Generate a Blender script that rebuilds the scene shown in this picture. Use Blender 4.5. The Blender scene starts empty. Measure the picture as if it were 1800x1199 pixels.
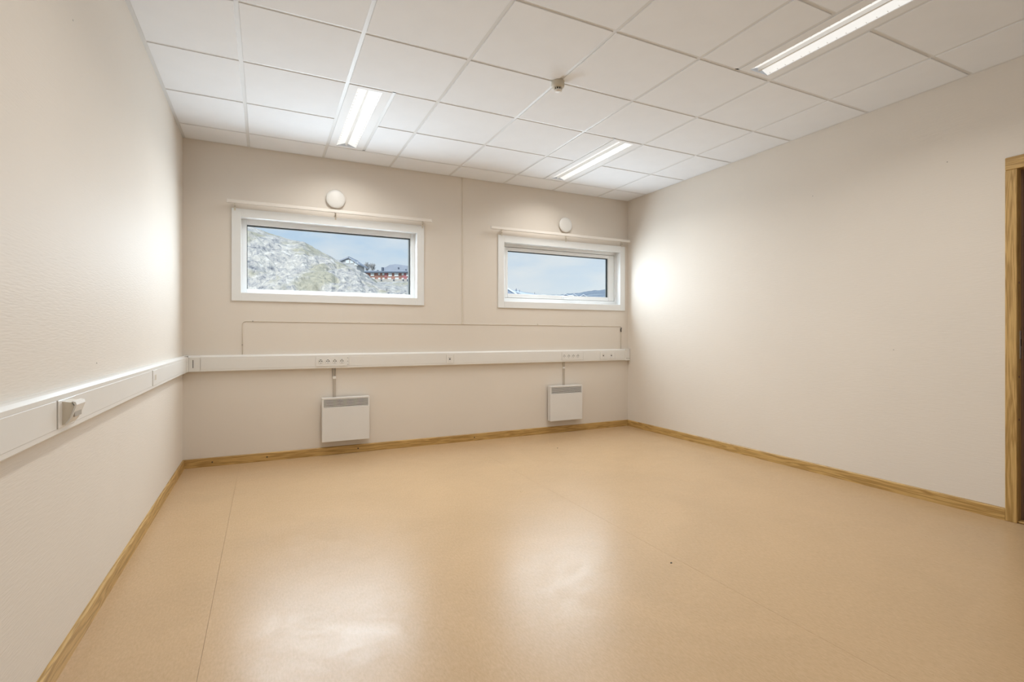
import bpy, bmesh, math, random
from mathutils import Vector, Matrix, noise as mnoise

random.seed(7)
SC = bpy.context.scene
COL = SC.collection
H, W, DEEP = 2.704, 4.54, 5.6            # room height, width, length (back wall is y = 0, room is y < 0)

# ------------------------------------------------------------------ camera
CAM_LOC = Vector((0.607, -4.934, 1.096))
YAW = 0.4543
FPX = 896.6
cam_d = bpy.data.cameras.new('camera')
cam_d.sensor_width = 36.0
cam_d.lens = FPX / 1800.0 * 36.0
cam_d.shift_x = -(904.28 - 900.0) / 1800.0
cam_d.shift_y = -(599.5 - 588.5) / 1800.0
cam_d.clip_start = 0.02
cam_d.clip_end = 5000
cam = bpy.data.objects.new('camera', cam_d)
COL.objects.link(cam)
cam.location = CAM_LOC
cam.rotation_euler = (math.pi / 2, 0, -YAW)
SC.camera = cam

# ------------------------------------------------------------------ view
SC.view_settings.view_transform = 'Standard'
SC.view_settings.look = 'None'
SC.view_settings.exposure = 0.0
SC.view_settings.gamma = 1.0
SC.view_settings.use_curve_mapping = False

# ------------------------------------------------------------------ world (pale spring sky with thin cloud)
SKY_STRENGTH = 0.9
world = bpy.data.worlds.new('sky')
SC.world = world
world.use_nodes = True
nt = world.node_tree
for n in list(nt.nodes):
    nt.nodes.remove(n)
wo = nt.nodes.new('ShaderNodeOutputWorld')
bg = nt.nodes.new('ShaderNodeBackground')
tc = nt.nodes.new('ShaderNodeTexCoord')
sep = nt.nodes.new('ShaderNodeSeparateXYZ')
nt.links.new(tc.outputs['Generated'], sep.inputs[0])
ramp = nt.nodes.new('ShaderNodeValToRGB')
ramp.color_ramp.elements[0].position = 0.07
ramp.color_ramp.elements[0].color = (0.82, 0.91, 0.98, 1)
ramp.color_ramp.elements[1].position = 0.25
ramp.color_ramp.elements[1].color = (0.42, 0.66, 0.94, 1)
nt.links.new(sep.outputs['Z'], ramp.inputs[0])
mp = nt.nodes.new('ShaderNodeMapping')
mp.inputs['Scale'].default_value = (3.0, 3.0, 9.0)
nt.links.new(tc.outputs['Generated'], mp.inputs[0])
cn = nt.nodes.new('ShaderNodeTexNoise')
cn.inputs['Scale'].default_value = 1.3
cn.inputs['Detail'].default_value = 5
cn.inputs['Roughness'].default_value = 0.55
nt.links.new(mp.outputs[0], cn.inputs['Vector'])
cr = nt.nodes.new('ShaderNodeValToRGB')
cr.color_ramp.elements[0].position = 0.44
cr.color_ramp.elements[1].position = 0.66
nt.links.new(cn.outputs['Fac'], cr.inputs[0])
mx = nt.nodes.new('ShaderNodeMixRGB')
nt.links.new(cr.outputs['Color'], mx.inputs['Fac'])
nt.links.new(ramp.outputs['Color'], mx.inputs['Color1'])
mx.inputs['Color2'].default_value = (0.90, 0.94, 0.97, 1)
nt.links.new(mx.outputs[0], bg.inputs['Color'])
bg.inputs['Strength'].default_value = SKY_STRENGTH
nt.links.new(bg.outputs[0], wo.inputs[0])

# sun: stands behind the building, lights the hillside, never shines in at the windows
sun_d = bpy.data.lights.new('sun', 'SUN')
sun_d.energy = 3.0
sun_d.angle = math.radians(2)
sun_d.color = (1.0, 0.95, 0.88)
sun = bpy.data.objects.new('sun', sun_d)
COL.objects.link(sun)
sun.rotation_euler = (math.radians(52), 0, math.radians(-38))

# ceiling lamp levels (used by the lamp builder below)
LAMP_POWER = 11.5
LAMP_GLOW = 0.8
LAMP_COLOR = (0.97, 0.96, 0.92)
DAY_POWER = (29.0, 21.0)
DAY_TILT = 9.0
DAY_SPREAD = 157.0
DAY_COLOR = (0.74, 0.885, 1.0)

# window openings in the back wall: x0, x1, z0, z1
WIN1 = (0.418, 1.949, 1.453, 2.102)
WIN2 = (2.887, 4.420, 1.450, 2.085)
NSTRIP = 4
PANE1 = (0.462, 1.903, 1.495, 2.054)
PANE2 = (2.974, 4.309, 1.544, 2.011)
for (x0, x1, z0, z1), day in zip((PANE1, PANE2), DAY_POWER):     # added lamps just inside each pane, in bands, standing in for stronger daylight
    hs = (z1 - z0 - 0.06) / NSTRIP
    for k in range(NSTRIP):
        pd = bpy.data.lights.new('window_daylight', 'AREA')
        pd.shape = 'RECTANGLE'
        pd.size = x1 - x0 - 0.06
        pd.size_y = hs * 0.98
        pd.energy = day / NSTRIP
        pd.color = DAY_COLOR
        pd.spread = math.radians(DAY_SPREAD)
        po = bpy.data.objects.new('window_daylight', pd)
        COL.objects.link(po)
        po.location = ((x0 + x1) / 2, 0.084, z0 + 0.03 + hs * (k + 0.5))
        po.rotation_euler = (-math.pi / 2 + math.radians(DAY_TILT), 0, 0)

# ================================================================== materials
def new_mat(name):
    m = bpy.data.materials.new(name)
    m.use_nodes = True
    t = m.node_tree
    return m, t, t.nodes['Principled BSDF']

def plain(name, col, rough=0.5, metal=0.0, spec=0.5, var=0.03, scale=6.0, bump=0.0, bscale=60.0):
    """paint or plastic with slight procedural variation"""
    m, t, b = new_mat(name)
    b.inputs['Roughness'].default_value = rough
    b.inputs['Metallic'].default_value = metal
    b.inputs['Specular IOR Level'].default_value = spec
    c = t.nodes.new('ShaderNodeTexCoord')
    n = t.nodes.new('ShaderNodeTexNoise')
    n.inputs['Scale'].default_value = scale
    n.inputs['Detail'].default_value = 4
    t.links.new(c.outputs['Object'], n.inputs['Vector'])
    r = t.nodes.new('ShaderNodeValToRGB')
    r.color_ramp.elements[0].position = 0.3
    r.color_ramp.elements[1].position = 0.7
    r.color_ramp.elements[0].color = tuple(x * (1 - var) for x in col) + (1,)
    r.color_ramp.elements[1].color = tuple(min(1, x * (1 + var)) for x in col) + (1,)
    t.links.new(n.outputs['Fac'], r.inputs[0])
    t.links.new(r.outputs[0], b.inputs['Base Color'])
    if bump:
        n2 = t.nodes.new('ShaderNodeTexNoise')
        n2.inputs['Scale'].default_value = bscale
        n2.inputs['Detail'].default_value = 3
        t.links.new(c.outputs['Object'], n2.inputs['Vector'])
        bp = t.nodes.new('ShaderNodeBump')
        bp.inputs['Strength'].default_value = bump
        bp.inputs['Distance'].default_value = 0.002
        t.links.new(n2.outputs['Fac'], bp.inputs['Height'])
        t.links.new(bp.outputs[0], b.inputs['Normal'])
    return m

def wall_mat(name, col, rough, along, spec=0.5, strength=0.3):
    """satin paint over woven wall covering: fine horizontal ribs"""
    m, t, b = new_mat(name)
    b.inputs['Roughness'].default_value = rough
    b.inputs['Specular IOR Level'].default_value = spec
    c = t.nodes.new('ShaderNodeTexCoord')
    n = t.nodes.new('ShaderNodeTexNoise')
    n.inputs['Scale'].default_value = 1.1
    n.inputs['Detail'].default_value = 3
    t.links.new(c.outputs['Object'], n.inputs['Vector'])
    r = t.nodes.new('ShaderNodeValToRGB')
    r.color_ramp.elements[0].position = 0.3
    r.color_ramp.elements[1].position = 0.7
    r.color_ramp.elements[0].color = tuple(x * 0.985 for x in col) + (1,)
    r.color_ramp.elements[1].color = tuple(min(1, x * 1.015) for x in col) + (1,)
    t.links.new(n.outputs['Fac'], r.inputs[0])
    t.links.new(r.outputs[0], b.inputs['Base Color'])
    mp = t.nodes.new('ShaderNodeMapping')
    mp.inputs['Scale'].default_value = (18, 18, 190)
    t.links.new(c.outputs['Object'], mp.inputs[0])
    n2 = t.nodes.new('ShaderNodeTexNoise')
    n2.inputs['Scale'].default_value = 1.0
    n2.inputs['Detail'].default_value = 3
    t.links.new(mp.outputs[0], n2.inputs['Vector'])
    n3 = t.nodes.new('ShaderNodeTexNoise')
    n3.inputs['Scale'].default_value = 7.0
    n3.inputs['Detail'].default_value = 2
    t.links.new(c.outputs['Object'], n3.inputs['Vector'])
    ad = t.nodes.new('ShaderNodeMath')
    ad.operation = 'MULTIPLY_ADD'
    ad.inputs[1].default_value = 1.5
    t.links.new(n3.outputs['Fac'], ad.inputs[0])
    t.links.new(n2.outputs['Fac'], ad.inputs[2])
    bp = t.nodes.new('ShaderNodeBump')
    bp.inputs['Strength'].default_value = strength
    bp.inputs['Distance'].default_value = 0.0016
    t.links.new(ad.outputs[0], bp.inputs['Height'])
    t.links.new(bp.outputs[0], b.inputs['Normal'])
    return m

def wood_mat(name, c1, c2, axis, rough=0.42):
    """lacquered oak, grain runs along axis"""
    m, t, b = new_mat(name)
    b.inputs['Roughness'].default_value = rough
    c = t.nodes.new('ShaderNodeTexCoord')
    mp = t.nodes.new('ShaderNodeMapping')
    s = [26.0, 26.0, 26.0]
    s[axis] = 1.7
    mp.inputs['Scale'].default_value = s
    t.links.new(c.outputs['Object'], mp.inputs[0])
    n = t.nodes.new('ShaderNodeTexNoise')
    n.inputs['Scale'].default_value = 1.0
    n.inputs['Detail'].default_value = 2
    n.inputs['Distortion'].default_value = 0.6
    t.links.new(mp.outputs[0], n.inputs['Vector'])
    mu = t.nodes.new('ShaderNodeMath')
    mu.operation = 'MULTIPLY'
    mu.inputs[1].default_value = 34.0
    t.links.new(n.outputs['Fac'], mu.inputs[0])
    si = t.nodes.new('ShaderNodeMath')
    si.operation = 'SINE'
    t.links.new(mu.outputs[0], si.inputs[0])
    mp2 = t.nodes.new('ShaderNodeMapping')
    s2 = [240.0, 240.0, 240.0]
    s2[axis] = 9.0
    mp2.inputs['Scale'].default_value = s2
    t.links.new(c.outputs['Object'], mp2.inputs[0])
    n2 = t.nodes.new('ShaderNodeTexNoise')
    n2.inputs['Detail'].default_value = 3
    n2.inputs['Scale'].default_value = 1.0
    t.links.new(mp2.outputs[0], n2.inputs['Vector'])
    ma = t.nodes.new('ShaderNodeMath')
    ma.operation = 'MULTIPLY_ADD'
    ma.inputs[1].default_value = 0.17
    t.links.new(si.outputs[0], ma.inputs[0])
    t.links.new(n2.outputs['Fac'], ma.inputs[2])
    r = t.nodes.new('ShaderNodeValToRGB')
    r.color_ramp.elements[0].position = 0.28
    r.color_ramp.elements[1].position = 0.68
    r.color_ramp.elements[0].color = c1 + (1,)
    r.color_ramp.elements[1].color = c2 + (1,)
    t.links.new(ma.outputs[0], r.inputs[0])
    t.links.new(r.outputs[0], b.inputs['Base Color'])
    return m

def floor_mat():
    """marbled beige linoleum, polished, with soft waviness, worn streaks"""
    m, t, b = new_mat('beige_linoleum')
    c = t.nodes.new('ShaderNodeTexCoord')
    def noise(scale, detail, rough=0.55, vec=None, dist=0.0):
        n = t.nodes.new('ShaderNodeTexNoise')
        n.inputs['Scale'].default_value = scale
        n.inputs['Detail'].default_value = detail
        n.inputs['Roughness'].default_value = rough
        n.inputs['Distortion'].default_value = dist
        t.links.new(vec or c.outputs['Object'], n.inputs['Vector'])
        return n
    mp = t.nodes.new('ShaderNodeMapping')
    mp.inputs['Scale'].default_value = (1.0, 0.33, 1.0)
    t.links.new(c.outputs['Object'], mp.inputs[0])
    big = noise(1.5, 4, dist=0.8)
    flake = noise(130, 4, 0.7, mp.outputs[0])
    mid = noise(34, 5, 0.65, mp.outputs[0], 1.0)
    r1 = t.nodes.new('ShaderNodeValToRGB')
    e = r1.color_ramp.elements
    e[0].position, e[1].position = 0.30, 0.70
    e[0].color = FLOOR_C[0] + (1,)
    e[1].color = FLOOR_C[1] + (1,)
    mixf = t.nodes.new('ShaderNodeMath')
    mixf.operation = 'ADD'
    mh = t.nodes.new('ShaderNodeMath')
    mh.operation = 'MULTIPLY'
    mh.inputs[1].default_value = 0.85
    t.links.new(flake.outputs['Fac'], mh.inputs[0])
    mh2 = t.nodes.new('ShaderNodeMath')
    mh2.operation = 'MULTIPLY'
    mh2.inputs[1].default_value = 0.15
    t.links.new(mid.outputs['Fac'], mh2.inputs[0])
    t.links.new(mh.outputs[0], mixf.inputs[0])
    t.links.new(mh2.outputs[0], mixf.inputs[1])
    t.links.new(mixf.outputs[0], r1.inputs[0])
    r2 = t.nodes.new('ShaderNodeValToRGB')
    r2.color_ramp.elements[0].position = 0.35
    r2.color_ramp.elements[1].position = 0.65
    r2.color_ramp.elements[0].color = (0.93, 0.93, 0.93, 1)
    r2.color_ramp.elements[1].color = (1, 1, 1, 1)
    t.links.new(big.outputs['Fac'], r2.inputs[0])
    mm = t.nodes.new('ShaderNodeMixRGB')
    mm.blend_type = 'MULTIPLY'
    mm.inputs['Fac'].default_value = 1
    t.links.new(r1.outputs[0], mm.inputs['Color1'])
    t.links.new(r2.outputs[0], mm.inputs['Color2'])
    t.links.new(mm.outputs[0], b.inputs['Base Color'])
    rr = t.nodes.new('ShaderNodeMapRange')
    rr.inputs['To Min'].default_value = FLOOR_ROUGH - 0.11
    rr.inputs['To Max'].default_value = FLOOR_ROUGH + 0.11
    scuff = noise(5, 6, 0.7, None, 1.5)
    t.links.new(scuff.outputs['Fac'], rr.inputs['Value'])
    t.links.new(rr.outputs[0], b.inputs['Roughness'])
    b.inputs['Specular IOR Level'].default_value = FLOOR_SPEC
    wav = noise(9, 4, 0.5)
    bp = t.nodes.new('ShaderNodeBump')
    bp.inputs['Strength'].default_value = 0.22
    bp.inputs['Distance'].default_value = 0.004
    t.links.new(wav.outputs['Fac'], bp.inputs['Height'])
    t.links.new(bp.outputs[0], b.inputs['Normal'])
    return m

FLOOR_C = ((0.52, 0.345, 0.185), (0.64, 0.445, 0.265))
FLOOR_ROUGH = 0.32
FLOOR_SPEC = 0.39
WALL_C = (0.785, 0.72, 0.645)

M = {}
M['wall'] = wall_mat('cream_satin_wall_paint', WALL_C, 0.62, 0, spec=0.17, strength=0.45)
M['wall_back'] = wall_mat('cream_matt_wall_paint', WALL_C, 0.55, 0, strength=0.12)
M['floor'] = floor_mat()
M['screed'] = plain('grey_screed', (0.44, 0.31, 0.195), 0.6)
M['tile'] = plain('white_mineral_tile', (0.87, 0.89, 0.925), 0.9, spec=0.2, var=0.012, bump=0.15, bscale=220)
M['tee'] = plain('white_ceiling_grid_metal', (0.74, 0.745, 0.75), 0.42, spec=0.5, var=0.01)
M['lamp_white'] = plain('white_lamp_sheet_metal', (0.85, 0.86, 0.88), 0.6, spec=0.35, var=0.01)
M['dark_void'] = plain('grey_ceiling_void', (0.25, 0.24, 0.23), 0.9)
M['white'] = plain('white_satin_paint', (0.82, 0.81, 0.79), 0.35, var=0.01)
M['window_white'] = plain('white_window_paint', (0.86, 0.87, 0.87), 0.32, var=0.01)
M['pvc'] = plain('white_trunking_plastic', (0.82, 0.80, 0.765), 0.35, var=0.01)
M['pvc_warm'] = plain('aged_white_plastic', (0.74, 0.68, 0.58), 0.4, var=0.02)
M['heater'] = plain('white_enamelled_steel', (0.80, 0.785, 0.765), 0.38, var=0.01)
M['cream_paint'] = plain('cream_cover_paint', (0.76, 0.69, 0.59), 0.45, var=0.02)
M['rail_white'] = plain('cream_rail_enamel', (0.86, 0.81, 0.75), 0.4, var=0.02)
M['conduit'] = plain('taupe_conduit', (0.50, 0.44, 0.37), 0.5, var=0.03)
M['grey'] = plain('grey_cable_sheath', (0.42, 0.38, 0.33), 0.55)
M['dark'] = plain('dark_gap', (0.035, 0.032, 0.028), 0.7)
M['gasket'] = plain('dark_rubber_gasket', (0.03, 0.045, 0.05), 0.5)
M['steel'] = plain('brushed_steel', (0.55, 0.56, 0.56), 0.32, metal=1.0)
M['brown'] = plain('brown_seal', (0.22, 0.125, 0.085), 0.6)
M['sensor'] = plain('cream_detector_plastic', (0.66, 0.61, 0.51), 0.42)
OAK = ((0.37, 0.215, 0.06), (0.60, 0.385, 0.14))
M['oak_x'] = wood_mat('lacquered_oak_x', *OAK, 0)
M['oak_y'] = wood_mat('lacquered_oak_y', *OAK, 1)
M['oak_z'] = wood_mat('lacquered_oak_z', *OAK, 2)

def glass_mat():
    m = bpy.data.materials.new('window_glass')
    m.use_nodes = True
    t = m.node_tree
    for n in list(t.nodes):
        t.nodes.remove(n)
    o = t.nodes.new('ShaderNodeOutputMaterial')
    tr = t.nodes.new('ShaderNodeBsdfTransparent')
    tr.inputs[0].default_value = (0.97, 0.985, 0.985, 1)
    gl = t.nodes.new('ShaderNodeBsdfGlossy')
    gl.inputs['Roughness'].default_value = 0.02
    fr = t.nodes.new('ShaderNodeFresnel')
    fr.inputs['IOR'].default_value = 1.35
    mi = t.nodes.new('ShaderNodeMixShader')
    t.links.new(fr.outputs[0], mi.inputs[0])
    t.links.new(tr.outputs[0], mi.inputs[1])
    t.links.new(gl.outputs[0], mi.inputs[2])
    t.links.new(mi.outputs[0], o.inputs[0])
    return m
M['glass'] = glass_mat()

def emit_mat(name, col, s):
    m, t, b = new_mat(name)
    b.inputs['Base Color'].default_value = (0.30, 0.30, 0.30, 1)
    b.inputs['Emission Color'].default_value = col + (1,)
    b.inputs['Emission Strength'].default_value = s
    n = t.nodes.new('ShaderNodeTexNoise')
    n.inputs['Scale'].default_value = 40
    r = t.nodes.new('ShaderNodeMapRange')
    r.inputs['To Min'].default_value = 0.35
    r.inputs['To Max'].default_value = 0.45
    t.links.new(n.outputs['Fac'], r.inputs['Value'])
    t.links.new(r.outputs[0], b.inputs['Roughness'])
    return m
M['diffuser'] = emit_mat('glowing_lamp_diffuser', LAMP_COLOR, LAMP_GLOW)

# ================================================================== mesh helpers
def link(name, me, mats, parent=None):
    o = bpy.data.objects.new(name, me)
    COL.objects.link(o)
    if not isinstance(mats, (list, tuple)):
        mats = [mats]
    if not me.materials:
        for m in mats:
            me.materials.append(M[m] if isinstance(m, str) else m)
    if parent:
        o.parent = parent
        o.matrix_parent_inverse = Matrix.Identity(4)
    return o

class MB:
    def __init__(s):
        s.bm = bmesh.new()
    def box(s, x0, x1, y0, y1, z0, z1, bevel=0.0, mat=0, seg=1):
        vs = [s.bm.verts.new(p) for p in ((x0, y0, z0), (x1, y0, z0), (x1, y1, z0), (x0, y1, z0),
                                          (x0, y0, z1), (x1, y0, z1), (x1, y1, z1), (x0, y1, z1))]
        fs = [s.bm.faces.new([vs[i] for i in q]) for q in
              ((0, 3, 2, 1), (4, 5, 6, 7), (0, 1, 5, 4), (1, 2, 6, 5), (2, 3, 7, 6), (3, 0, 4, 7))]
        for f in fs:
            f.material_index = mat
        if bevel:
            es = list({e for f in fs for e in f.edges})
            r = bmesh.ops.bevel(s.bm, geom=es, offset=bevel, segments=seg, affect='EDGES', profile=0.5)
            for f in r['faces']:
                f.material_index = mat
        return s
    def prism(s, poly, axis, a, b, mat=0):
        """extrude a 2D polygon along an axis; poly gives the two other coordinates in xyz order"""
        def P(u, v, w):
            return ((w, u, v), (u, w, v), (u, v, w))[axis]
        A = [s.bm.verts.new(P(u, v, a)) for u, v in poly]
        B = [s.bm.verts.new(P(u, v, b)) for u, v in poly]
        n = len(poly)
        fs = [s.bm.faces.new(A), s.bm.faces.new(list(reversed(B)))]
        for i in range(n):
            fs.append(s.bm.faces.new((A[i], B[i], B[(i + 1) % n], A[(i + 1) % n])))
        for f in fs:
            f.material_index = mat
        return s
    def lathe(s, prof, centre, axis, n=40, mat=0):
        """prof = [(radius, height)], revolved about axis vector through centre"""
        q = Vector((0, 0, 1)).rotation_difference(Vector(axis)).to_matrix()
        c = Vector(centre)
        rings = []
        for r, h in prof:
            if r < 1e-6:
                rings.append([s.bm.verts.new(c + q @ Vector((0, 0, h)))])
            else:
                rings.append([s.bm.verts.new(c + q @ Vector((r * math.cos(2 * math.pi * k / n), r * math.sin(2 * math.pi * k / n), h))) for k in range(n)])
        for a, b in zip(rings, rings[1:]):
            for k in range(n):
                k2 = (k + 1) % n
                if len(a) == 1 and len(b) == 1:
                    continue
                if len(a) == 1:
                    f = s.bm.faces.new((a[0], b[k2], b[k]))
                elif len(b) == 1:
                    f = s.bm.faces.new((a[k], a[k2], b[0]))
                else:
                    f = s.bm.faces.new((a[k], a[k2], b[k2], b[k]))
                f.material_index = mat
                f.smooth = True
        return s
    def tube(s, pts, r, n=8, mat=0):
        pts = [Vector(p) for p in pts]
        rings = []
        for i, p in enumerate(pts):
            d = (pts[min(i + 1, len(pts) - 1)] - pts[max(i - 1, 0)]).normalized()
            up = Vector((0, 1, 0)) if abs(d.y) < 0.9 else Vector((1, 0, 0))
            a = d.cross(up).normalized()
            b = d.cross(a).normalized()
            rings.append([s.bm.verts.new(p + r * (math.cos(2 * math.pi * k / n) * a + math.sin(2 * math.pi * k / n) * b)) for k in range(n)])
        for A, B in zip(rings, rings[1:]):
            for k in range(n):
                f = s.bm.faces.new((A[k], A[(k + 1) % n], B[(k + 1) % n], B[k]))
                f.smooth = True
                f.material_index = mat
        for R in (rings[0], list(reversed(rings[-1]))):
            s.bm.faces.new(R).material_index = mat
        return s
    def frame(s, x0, x1, z0, z1, w, y0, y1, mat=0, bevel=0.0):
        """rectangular ring in the xz plane, w = border width (left,right,bottom,top)"""
        l, r, b, t = w if isinstance(w, (tuple, list)) else (w,) * 4
        s.box(x0, x0 + l, y0, y1, z0, z1, bevel, mat)
        s.box(x1 - r, x1, y0, y1, z0, z1, bevel, mat)
        s.box(x0 + l, x1 - r, y0, y1, z0, z0 + b, bevel, mat)
        s.box(x0 + l, x1 - r, y0, y1, z1 - t, z1, bevel, mat)
        return s
    def mesh(s, name):
        bmesh.ops.recalc_face_normals(s.bm, faces=s.bm.faces[:])
        me = bpy.data.meshes.new(name)
        s.bm.to_mesh(me)
        s.bm.free()
        return me
    def build(s, name, mats, parent=None):
        return link(name, s.mesh(name), mats, parent)

def tag(o, label, cat, kind=None, group=None):
    o['label'] = label
    o['category'] = cat
    if kind:
        o['kind'] = kind
    if group:
        o['group'] = group
    return o

def empty(name, loc, label, cat, kind=None, group=None):
    o = bpy.data.objects.new(name, None)
    o.empty_display_size = 0.1
    COL.objects.link(o)
    o.location = loc
    return tag(o, label, cat, kind, group)

def sub(parent, mb, name, mats):
    """world-space mesh as a child of an Empty with a location"""
    o = mb.build(name, mats, parent)
    o.matrix_parent_inverse = Matrix.Translation(-parent.location) if parent.location.length else Matrix.Identity(4)
    return o

def copies(src, offsets):
    out = []
    for d in offsets:
        c = src.copy()
        COL.objects.link(c)
        c.location = src.location + Vector(d)
        out.append(c)
    return out

# ================================================================== room shell
T = 0.25
# floor slab with three welded sheets of linoleum
fl = MB().box(-T, 6.4, -DEEP - T, 0.25, -0.25, -0.003).build('floor', 'screed')
tag(fl, 'polished beige linoleum floor laid in wide sheets', 'floor', 'structure')
SEAMS = [0.0, 0.412, 2.412, 4.412, W]
for a, b in zip(SEAMS, SEAMS[1:]):
    g0 = 0.0 if a == 0 else 0.0005
    g1 = 0.0 if b == W else 0.0005
    sub(fl, MB().box(a + g0, b - g1, -DEEP, 0.0, -0.004, 0.0), 'linoleum_sheet', 'floor')
sub(fl, MB().box(W, 6.15, -DEEP, -3.0, -0.004, -0.0005), 'linoleum_sheet', 'floor')

# left wall
o = MB().box(-T, 0, -DEEP - T, 0.25, 0.0, H + 0.4).build('wall_left', 'wall')
for (y, z) in ((-2.363, 0.983), (-2.645, 2.20)):
    sub(o, MB().lathe([(0.0, 0.0006), (0.0035, 0.0006), (0.0035, -0.002)], (0, y, z), (1, 0, 0), 8), 'screw_hole', 'grey')
tag(o, 'cream satin wall with bright window sheen, left of the room', 'wall', 'structure')
# near wall behind the camera
o = MB().box(0, 6.4, -DEEP - T, -DEEP, 0.0, H + 0.4).build('wall_front', 'wall')
tag(o, 'cream wall behind the viewer closing the room', 'wall', 'structure')
# back wall with two window openings
mb = MB()
z0, z1 = WIN1[2], WIN1[3]
xs = [0, WIN1[0], WIN1[1], WIN2[0], WIN2[1], W + T]
mb.box(xs[0], xs[1], 0, T, 0, H + 0.4)
mb.box(xs[2], xs[3], 0, T, 0, H + 0.4)
mb.box(xs[4], xs[5], 0, T, 0, H + 0.4)
for wn in (WIN1, WIN2):
    mb.box(wn[0], wn[1], 0, T, 0, wn[2])
    mb.box(wn[0], wn[1], 0, T, wn[3], H + 0.4)
wb = mb.build('wall_back', 'wall_back')
tag(wb, 'cream back wall with two low wide windows', 'wall', 'structure')
sub(wb, MB().box(0.428, 0.434, -0.0012, 0.002, 0.07, 0.79), 'wall_seam', 'wall_back')
# right wall with the door opening
DY0, DY1, DZ = -3.552, -4.50, 2.062        # opening in y, top in z
mb = MB()
mb.box(W, W + 0.11, DY0 + 0.012, 0, 0, H + 0.4)
mb.box(W, W + 0.11, -DEEP, DY1 - 0.012, 0, H + 0.4)
mb.box(W, W + 0.11, DY1 - 0.012, DY0 + 0.012, DZ + 0.012, H + 0.4)
wr = mb.build('wall_right', 'wall')
tag(wr, 'long blank cream wall running from window corner to doorway', 'wall', 'structure')
for (y, z) in ((-2.316, 2.205), (-3.211, 2.205), (-2.90, 0.991)):
    sub(wr, MB().lathe([(0.0, 0.0006), (0.0035, 0.0006), (0.0035, -0.002)], (W, y, z), (-1, 0, 0), 8), 'screw_hole', 'grey')
# corridor beyond the door
mb = MB()
mb.box(6.15, 6.4, -DEEP, -2.75, 0, H + 0.4)
mb.box(W + 0.11, 6.15, -3.0, -2.75, 0, H + 0.4)
o = mb.build('wall_corridor', 'wall_back')
tag(o, 'cream corridor wall beyond the oak doorway', 'wall', 'structure')
# outer shell of the building side so that no daylight leaks in
# (the roof slab is the ceiling's own mesh)
ce = MB().box(-T, 6.4, -DEEP - T, 0.25, H + 0.4, H + 0.6).build('ceiling', 'dark_void')
tag(ce, 'white suspended ceiling of square tiles in a metal grid', 'ceiling', 'structure')
sub(ce, MB().box(W + 0.11, 6.15, -DEEP, -3.0, H, H + 0.02), 'corridor_ceiling_board', 'tile')

# ---- suspended ceiling
GX0, GY0, S = 0.4791, 0.3407, 0.6
TW = 0.024                                   # visible tee width
REC = 0.0042                                  # tee flange sits this much above the tile faces
xl = [0.0] + [GX0 + S * i for i in range(7)] + [W]
yl = [0.0] + [-(GY0 + S * j) for j in range(9)] + [-DEEP]
# light fixtures: column, first row, left or right half of the 600 module
LIGHTS = [(1, 0, 'L'), (4, 0, 'R'), (4, 4, 'R'), (1, 4, 'L')]
def light_at(ci, rj):
    for (c, r, s) in LIGHTS:
        if ci == c + 1 and rj in (r + 1, r + 2):
            return s
    return None
tile_cache = {}
def tile(x0, x1, y0, y1):
    g = TW / 2 - 0.001
    ax0 = x0 + (0.020 if x0 == 0 else g)
    ax1 = x1 - (0.020 if x1 == W else g)
    ay1 = y0 - (0.020 if y0 == 0 else g)      # y0 is nearer the windows (larger)
    ay0 = y1 + (0.020 if y1 == -DEEP else g)
    w, d = round(ax1 - ax0, 4), round(ay1 - ay0, 4)
    if (w, d) not in tile_cache:
        mb = MB().box(-w / 2, w / 2, -d / 2, d / 2, 0.0, REC + 0.012, 0.0018)
        tile_cache[(w, d)] = mb.mesh('ceiling_tile')
    o = link('ceiling_tile', tile_cache[(w, d)], 'tile', ce)
    o.location = ((ax0 + ax1) / 2, (ay0 + ay1) / 2, H + random.uniform(-0.0006, 0.0006))
for i in range(len(xl) - 1):
    for j in range(len(yl) - 1):
        s = light_at(i, j)
        if s == 'L':
            tile(xl[i] + 0.3, xl[i + 1], yl[j], yl[j + 1])
        elif s == 'R':
            tile(xl[i], xl[i + 1] - 0.3, yl[j], yl[j + 1])
        else:
            tile(xl[i], xl[i + 1], yl[j], yl[j + 1])
def tee_y(x, ya, yb, w=TW):
    sub(ce, MB().box(x - w / 2, x + w / 2, yb, ya, H + REC, H + REC + 0.004)
        .box(x - 0.001, x + 0.001, yb, ya, H + REC + 0.004, H + 0.04), 'grid_tee', 'tee')
for x in xl[1:-1]:
    tee_y(x, 0, -DEEP)
for (c, r, s) in LIGHTS:
    tee_y(xl[c + 1] + 0.3, yl[r + 1], yl[r + 3])
for jy, y in enumerate(yl[1:-1]):
    for ia, (a, b) in enumerate(zip(xl, xl[1:])):
        for (c, r, sd_) in LIGHTS:               # a cross tee stops at a light fitting
            if ia == c + 1 and jy == r + 1:
                if sd_ == 'L':
                    a = a + 0.3
                else:
                    b = b - 0.3
        sub(ce, MB().box(a + (TW / 2 if a else 0), b - (TW / 2 if b != W else 0), y - TW / 2, y + TW / 2, H + REC, H + REC + 0.004)
            .box(a, b, y - 0.001, y + 0.001, H + REC + 0.004, H + 0.04), 'cross_tee', 'tee')
# wall angles round the edge
for nm, bx in (('wall_angle', (0, 0.021, -DEEP, 0)), ('wall_angle', (W - 0.021, W, -DEEP, 0)),
               ('wall_angle', (0.021, W - 0.021, -0.021, 0)), ('wall_angle', (0.021, W - 0.021, -DEEP, -DEEP + 0.021))):
    sub(ce, MB().box(bx[0], bx[1], bx[2], bx[3], H + 0.002, H + 0.006), nm, 'tee')

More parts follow.
